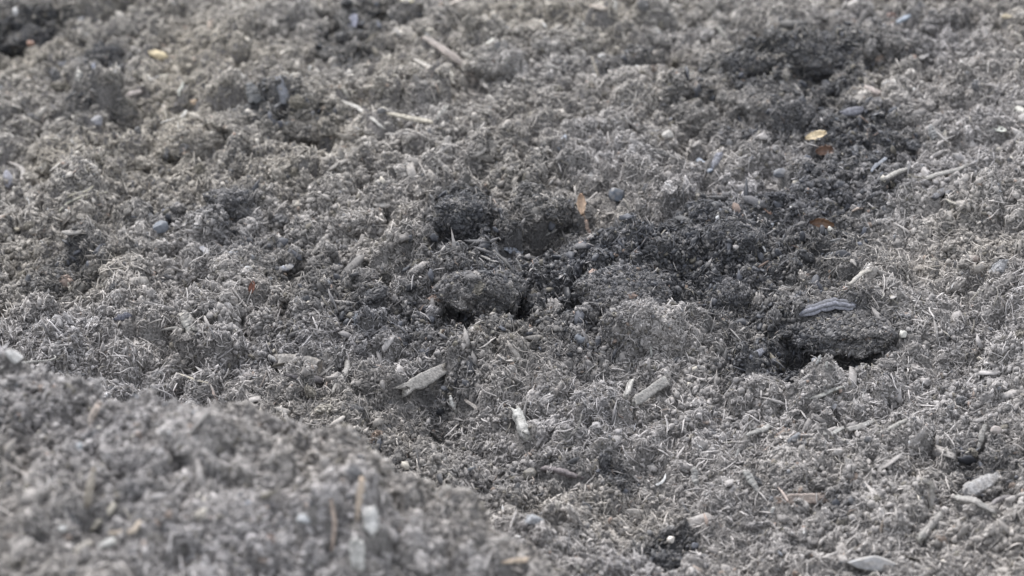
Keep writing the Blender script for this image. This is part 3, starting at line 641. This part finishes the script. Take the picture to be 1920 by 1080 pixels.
stickish('straw', 'short white splinter left of the pinkish bark piece', 'straw', [(1446, 968), (1450, 952, 0)], 6, (.74, .74, .70), k=.9, dust=0)
stickish('wood_chip', 'yellowish tan chip lying in the right of the lower half', 'wood chip', [(1452, 826), (1512, 838)], 13, (.42, .35, .25), thick=.5, dust=.5, lift=.004)
stickish('twig', 'reddish twig end above the yellowish tan chip', 'twig', [(1456, 818), (1470, 804)], 9, (.34, .22, .16), dust=.2)
stickish('wood_chip', 'pale grey strip slanting left of the yellowish tan chip', 'wood chip', [(1400, 824), (1442, 806)], 12, (.42, .41, .38), thick=.4, lift=.005)
stickish('wood_chip', 'long thin weathered strip, left end of a row in the lower right', 'wood chip', [(1545, 822), (1582, 810)], 9, (.42, .41, .37), lift=.005)
stickish('wood_chip', 'thicker weathered strip following the long thin one in the lower right', 'wood chip', [(1590, 815), (1640, 798)], 14, (.43, .42, .39), thick=.5, lift=.006, dust=.5)
stickish('wood_splinter', 'dry splinter slanting right of the thicker weathered strip', 'splinter', [(1648, 818), (1700, 796)], 9, (.40, .38, .33), lift=.005)
stickish('wood_splinter', 'long thin splinter lying at the top of the lower right slope', 'splinter', [(1510, 756), (1580, 735)], 9, (.40, .39, .35), lift=.006, wprof=[.4, 1, 1, .5])
pebble('pebble', 'small lilac grey smooth pebble below the thin splinter on the right slope', 'pebble', 1562, 765, 11, 8, (.31, .31, .34), M_STONE, 3, .2)
pebble('pebble', 'small pinkish pebble near the right edge of the lower half', 'pebble', 1868, 811, 12, 10, (.34, .28, .25), M_STONE, 3, .2)
stickish('wood_chip', 'upright pale stick near the right edge of the lower half', 'wood chip', [(1834, 845), (1846, 798, .006)], 12, (.42, .41, .37), thick=.6, k=.9, dust=.4)
stickish('wood_chip', 'large grey weathered chip at the lower right edge', 'wood chip', [(1808, 938), (1866, 908)], 30, (.37, .36, .36), thick=.6, k=.75, lift=.008, dust=.3, square=.8, streak=.4, jag=.18, wprof=[.7, 1, 1, .95, .8])
stickish('twig', 'curved soil coated root below the large grey weathered chip', 'root', [(1792, 948), (1830, 955), (1865, 975)], 17, (.36, .35, .31), thick=.9, dust=.6, lift=.008)
stickish('twig', 'dark twig under the right end of the large grey weathered chip', 'twig', [(1856, 955), (1900, 935)], 11, (.17, .15, .15), dust=.2)
stickish('rootlet', 'brown hooked root hanging left of the large grey weathered chip', 'root', [(1744, 960), (1748, 935, 0), (1748, 910, 0), (1728, 898, 0)], 12, (.30, .27, .22), k=.9, dust=.4)
stickish('twig', 'soil coated stick slanting at the bottom right', 'twig', [(1722, 1022), (1762, 978)], 20, (.33, .315, .28), thick=.8, dust=.7, lift=.006)
stickish('straw', 'thin orange tan straw standing at the bottom right', 'straw', [(1651, 1005), (1655, 978, 0)], 6, (.48, .36, .25), k=.9)
stickish('wood_chip', 'small orange tan chip near the bottom right', 'wood chip', [(1625, 1032), (1642, 1038)], 10, (.52, .40, .28))
pebble('stone', 'rounded grey blurred stone at the bottom edge, right of centre', 'stone', 1634, 1064, 52, 18, (.30, .30, .31), M_STONE, 6, .5, rough=.3, dust=.6)
stickish('wood_chip', 'short pale upright chip right of the purplish twig', 'wood chip', [(1112, 890), (1118, 868, .002)], 7, (.44, .38, .28), k=.9)
stickish('wood_chip', 'cream chip left of the black fissures at the bottom centre', 'wood chip', [(1042, 958), (1050, 942, .002)], 10, (.52, .48, .40), k=.9)
pebble('wood_chip', 'bluish grey chip at the foot of the near mound', 'wood chip', 1000, 975, 22, 12, (.30, .32, .35), M_WOOD, 4, .3)
stickish('wood_splinter', 'thin pale splinter in the upper part of the lower right slope', 'splinter', [(1378, 864), (1386, 842, .001)], 5, (.48, .47, .44), k=.9)
stickish('straw', 'thin pale straw below the pale hump of soil', 'straw', [(1222, 672), (1220, 650, 0)], 4, (.46, .46, .42), k=.9)
# upper part
stickish('wood_splinter', 'bright tan splinter lying across the upper middle, largest of the straws there', 'splinter', [(728, 224), (810, 240)], 10, (.48, .42, .31), lift=.005, wprof=[.5, 1, 1, .7], dust=.15)
stickish('twig', 'long bent grey root strand ending below the bright tan splinter', 'root', [(640, 200), (672, 212), (700, 235), (722, 252)], 9, (.36, .34, .30), lift=.005)
stickish('twig', 'short straw coloured twig at the upper left end of the bent root strand', 'twig', [(640, 172), (656, 192)], 6, (.40, .37, .30), lift=.004)
stickish('twig', 'grey twig lying under the right end of the bright tan splinter', 'twig', [(724, 256), (780, 262)], 8, (.22, .205, .18))
stickish('twig', 'long brown twig slanting down to the right in the upper middle', 'twig', [(798, 84), (850, 120), (898, 164)], 14, (.23, .185, .155), lift=.007, dust=.2)
stickish('twig', 'tan twig lying left of and parallel to the long brown twig', 'twig', [(772, 118), (820, 145)], 9, (.35, .31, .26), lift=.005)
stickish('twig', 'pale stick rising to the right from the long brown twig', 'twig', [(882, 122), (926, 88)], 9, (.42, .40, .34), lift=.007)
stickish('straw', 'short pale curved straw below the pale rising stick', 'straw', [(878, 122), (888, 140), (902, 156)], 7, (.38, .355, .31), lift=.010)
stickish('straw', 'upright tan straw in the upper half right of centre', 'straw', [(1121, 146), (1117, 128, 0), (1110, 108, 0)], 6, (.54, .46, .34), k=.9)
stickish('wood_chip', 'pale leaning chip in the upper middle below the holed soil', 'wood chip', [(820, 228), (836, 200, .003)], 9, (.42, .40, .35), k=.9)
pebble('pebble', 'white bit of stone right of the upright tan straw', 'pebble', 1130, 108, 11, 6, (.48, .47, .44), M_STONE, 4, .2)
pebble('pebble', 'whitish bit on soil in the upper left middle', 'pebble', 580, 131, 6, 7, (.56, .55, .50), M_STONE, 4, .15)
stickish('bark_piece', 'dark slate flake standing with a pale blue face at the upper left middle', 'bark', [(538, 196), (522, 160, .004)], 20, (.16, .17, .20), thick=.3, k=.9, dust=.15, wprof=[1, .9, .5])
stickish('bark_piece', 'blackish flake leaning left beside the dark slate flake', 'bark', [(480, 196), (468, 158, .004)], 24, (.07, .075, .08), thick=.35, k=.9, dust=.15, wprof=[1, 1, .5])
leaf('shell_fragment', 'pale lilac peaked flake at the top left of centre', 'shell', 660, 44, 36, 20, 1.2, (.36, .36, .42), .3, k=.9)
pebble('pebble', 'small blue stone below the pale lilac peaked flake', 'pebble', 662, 90, 12, 8, (.30, .34, .44), M_STONE, 4, .2)
pebble('pebble', 'pale blue grey pebble at the far left of the upper part', 'pebble', 120, 131, 15, 8, (.34, .35, .39), M_STONE, 3, .3, up=.005)
stickish('wood_chip', 'whitish upright chip left of the upper dark hollow', 'wood chip', [(148, 156), (150, 134, .002)], 10, (.48, .46, .40), k=.9)
pebble('pebble', 'whitish blurred stone at the top left corner', 'pebble', 29, 26, 8, 12, (.48, .47, .46), M_STONE, 3, .2)
pebble('pebble', 'bluish pebble half sunk at the left below the grey clods', 'pebble', 180, 232, 17, 13, (.22, .23, .27), M_STONE, 3, .35)
stickish('wood_splinter', 'tan splinter at the very top, right of centre', 'splinter', [(845, 20), (872, 2)], 8, (.42, .34, .27), lift=.006)
stickish('wood_chip', 'cream coloured chip at the very top left of centre', 'wood chip', [(748, 4), (772, 6)], 10, (.56, .50, .34))
stickish('wood_chip', 'pinkish chip near the top, right of centre', 'wood chip', [(1108, 14), (1136, 20)], 10, (.46, .38, .30))
stickish('wood_splinter', 'pale blurred upright splinter near the top right of centre', 'splinter', [(1154, 24), (1153, 2, .004)], 8, (.40, .385, .34), k=.9)
stickish('wood_splinter', 'pale slanting splinter in the upper right, left of the blackish clods', 'splinter', [(1362, 74), (1346, 50, .002)], 6, (.48, .45, .38), k=.9)
# near mound, out of focus
stickish('straw', 'tan orange straw standing upright on the near mound', 'straw', [(670, 980), (673, 940, 0), (679, 897, 0)], 12, (.52, .39, .27), k=.95, dust=.05)
stickish('wood_chip', 'pale grey rectangular chip standing right of the tan orange straw', 'wood chip', [(695, 1000), (693, 952, .002)], 24, (.46, .45, .43), thick=.4, k=.95)
stickish('wood_chip', 'pale blurred chip standing at the bottom below the tan orange straw', 'wood chip', [(670, 1072), (668, 1015, .002)], 24, (.42, .41, .38), thick=.4, k=.95)
stickish('twig', 'tan blurred stick slanting on the near mound, longest of the three at lower left', 'twig', [(170, 1000), (214, 946, .004)], 12, (.46, .41, .31), k=.9, dust=.1)
stickish('wood_chip', 'pale tan chip lying at the lower left of the near mound', 'wood chip', [(142, 1044), (172, 1026)], 15, (.46, .41, .33), lift=.005)
stickish('wood_chip', 'whitish short chip lying right of the pale tan chip at lower left', 'wood chip', [(186, 1036), (212, 1024)], 15, (.46, .45, .41), lift=.005)
stickish('straw', 'bent orange tan straw right of the slanting stick on the near mound', 'straw', [(205, 1008), (250, 1006), (262, 984, 0)], 9, (.46, .36, .25), k=.9, lift=.004)
stickish('straw', 'pinkish straw standing at the crest of the near mound', 'straw', [(170, 806), (172, 785, 0), (184, 762, 0)], 11, (.44, .35, .28), k=.95)
stickish('straw', 'brownish upright stem left of the dark hollow on the near mound', 'straw', [(160, 958), (168, 920, 0), (176, 880, 0)], 14, (.34, .28, .20), k=.95, dust=.2)
pebble('pebble', 'pale blue grey blurred bit at the middle of the near mound', 'pebble', 572, 984, 17, 14, (.40, .43, .46), M_STONE, 3, .2)
stickish('straw', 'fine orange blurred straw right of the blue grey bit on the near mound', 'straw', [(622, 1035), (628, 985, 0), (620, 935, 0)], 7, (.42, .30, .22), k=.95)
stickish('straw', 'orange tan straw lying at the bottom centre edge of the near mound', 'straw', [(945, 1066), (988, 1060)], 10, (.52, .38, .24), lift=.006)
pebble('pebble', 'pale small blurred stone in the left of the near mound', 'pebble', 118, 1006, 10, 9, (.46, .46, .44), M_STONE, 3, .2, up=.003)
pebble('pebble', 'light round grain in the middle of the near mound', 'pebble', 354, 925, 6, 8, (.48, .46, .40), M_STONE, 3, .2)
pebble('pebble', 'pale blue fleck on the upper near mound', 'pebble', 148, 842, 8, 10, (.34, .38, .42), M_STONE, 3, .2)
pebble('pebble', 'yellowish blurred fleck at the bottom of the near mound', 'pebble', 442, 1066, 10, 8, (.50, .46, .28), M_STONE, 3, .2)


# ---------------------------------------------------------------- loose grains and fibres nobody could count
def keep_clear(x, y, r_, p=.6):
    k = np.ones(len(x), bool)
    for x0, y0, x1, y1, rr, p in FOOT:
        dx, dy = x1-x0, y1-y0; L2 = dx*dx+dy*dy+1e-12; t = np.clip(((x-x0)*dx+(y-y0)*dy)/L2, 0, 1)
        k &= ~((np.hypot(x-x0-t*dx, y-y0-t*dy) < rr) & (r_.random(len(x)) < p))
    return k
def sites(n, r_, density=1.0):
    """points on the heap, denser where it can be seen close"""
    y = r_.uniform(-.76, 1.0, int(n*3.0)); x = r_.uniform(-.62, .62, len(y))
    hw = (y-CAM[1])*.20+.04                         # half width in view, with a margin
    p = np.where((np.abs(x) < hw) & (y > -.72) & (y < .86), 1.0, .28)
    g = np.sqrt(1+np.minimum(sample(Gx, x, y)**2+sample(Gy, x, y)**2, 20)); k = r_.random(len(x)) < p*g/3.4
    x, y = x[k], y[k]; k = keep_clear(x, y, r_); return x[k], y[k]
r_ = np.random.default_rng(21)
parts = []
x, y = sites(430000, r_); P, N = surf(x, y); s_ = (.0006+.0015*r_.random(len(x))**1.7)*(1+.35*np.clip(fbm(np.stack([x*16, y*12, 0*x+5], 1), 3, 91)*2, -1, 1.2))
parts.append(crumbs(P+N*(s_*.25)[:, None], N, s_, soil_colour(x, y, len(x), r_, .80), r_, 0))
x, y = sites(4000, r_); P, N = surf(x, y); s_ = .0017+.0020*r_.random(len(x))**2
parts.append(crumbs(P+N*(s_*.15)[:, None], N, s_, soil_colour(x, y, len(x), r_, .8, .27), r_, 1, jag=.34))
x, y = sites(7500, r_); P, N = surf(x, y); s_ = (.0020+.0032*r_.random(len(x))**1.8)*(1+.35*sstep(-.1, .6, y))
parts.append(aggregates(P+N*(s_*.15)[:, None], N, s_, soil_colour(x, y, len(x), r_, .90, .29), r_))
V, F, C = merge(parts)
o = mesh_obj('soil_crumbs', V, F, C, M_SOIL); tag(o, 'loose grey brown crumbs and grains of dry compost covering the heap', 'soil crumbs', kind='stuff')
parts = []
x, y = sites(300000, r_); P, N = surf(x, y); n = len(x)
parts.append(fibres(P+N*.0011, N, r_.uniform(.0022, .0075, n), r_.uniform(.00018, .00046, n), soil_colour(x, y, n, r_, 1.2), r_, curl=1.7, lift=.24))
x, y = sites(20000, r_); P, N = surf(x, y); n = len(x)
parts.append(fibres(P+N*.0016, N, r_.uniform(.007, .016, n), r_.uniform(.00025, .0007, n), soil_colour(x, y, n, r_, 1.3), r_, lift=.22, curl=.35))
V, F, C = merge(parts)
o = mesh_obj('plant_fibres', V, F, C, M_FIBRE); tag(o, 'fine pale curled plant fibres and slivers matted into the compost', 'plant fibres', kind='stuff')
# flat shards of shredded wood and bark too small and many to count
x, y = sites(7000, r_); P, N = surf(x, y); n = len(x); s_ = .0014+.0030*r_.random(n)**2.2
cc = soil_colour(x, y, n, r_, .95, .29)
parts = [crumbs(P+N*.0012, N, s_, cc, r_, 0, flat=(.14, .3), elong=(1.1, 3.0), tilt=.55, jag=.4)]
x, y = sites(9000, r_); k = wetness(x, y) > .5; x, y = x[k], y[k]; P, N = surf(x, y); n = len(x); s_ = .0014+.0024*r_.random(n)**2
cc = np.array([.040, .042, .049])*np.exp(r_.normal(0, .45, n))[:, None]
parts.append(crumbs(P+N*.0016, N, s_, cc, r_, 1, flat=(.25, .6), elong=(1., 2.0), tilt=.6, jag=.22))
V, F, C = merge(parts)
o = mesh_obj('wood_shreds', V, F, C, M_FIBRE); tag(o, 'small flat shreds of grey wood and bark strewn through the compost', 'wood shreds', kind='stuff')
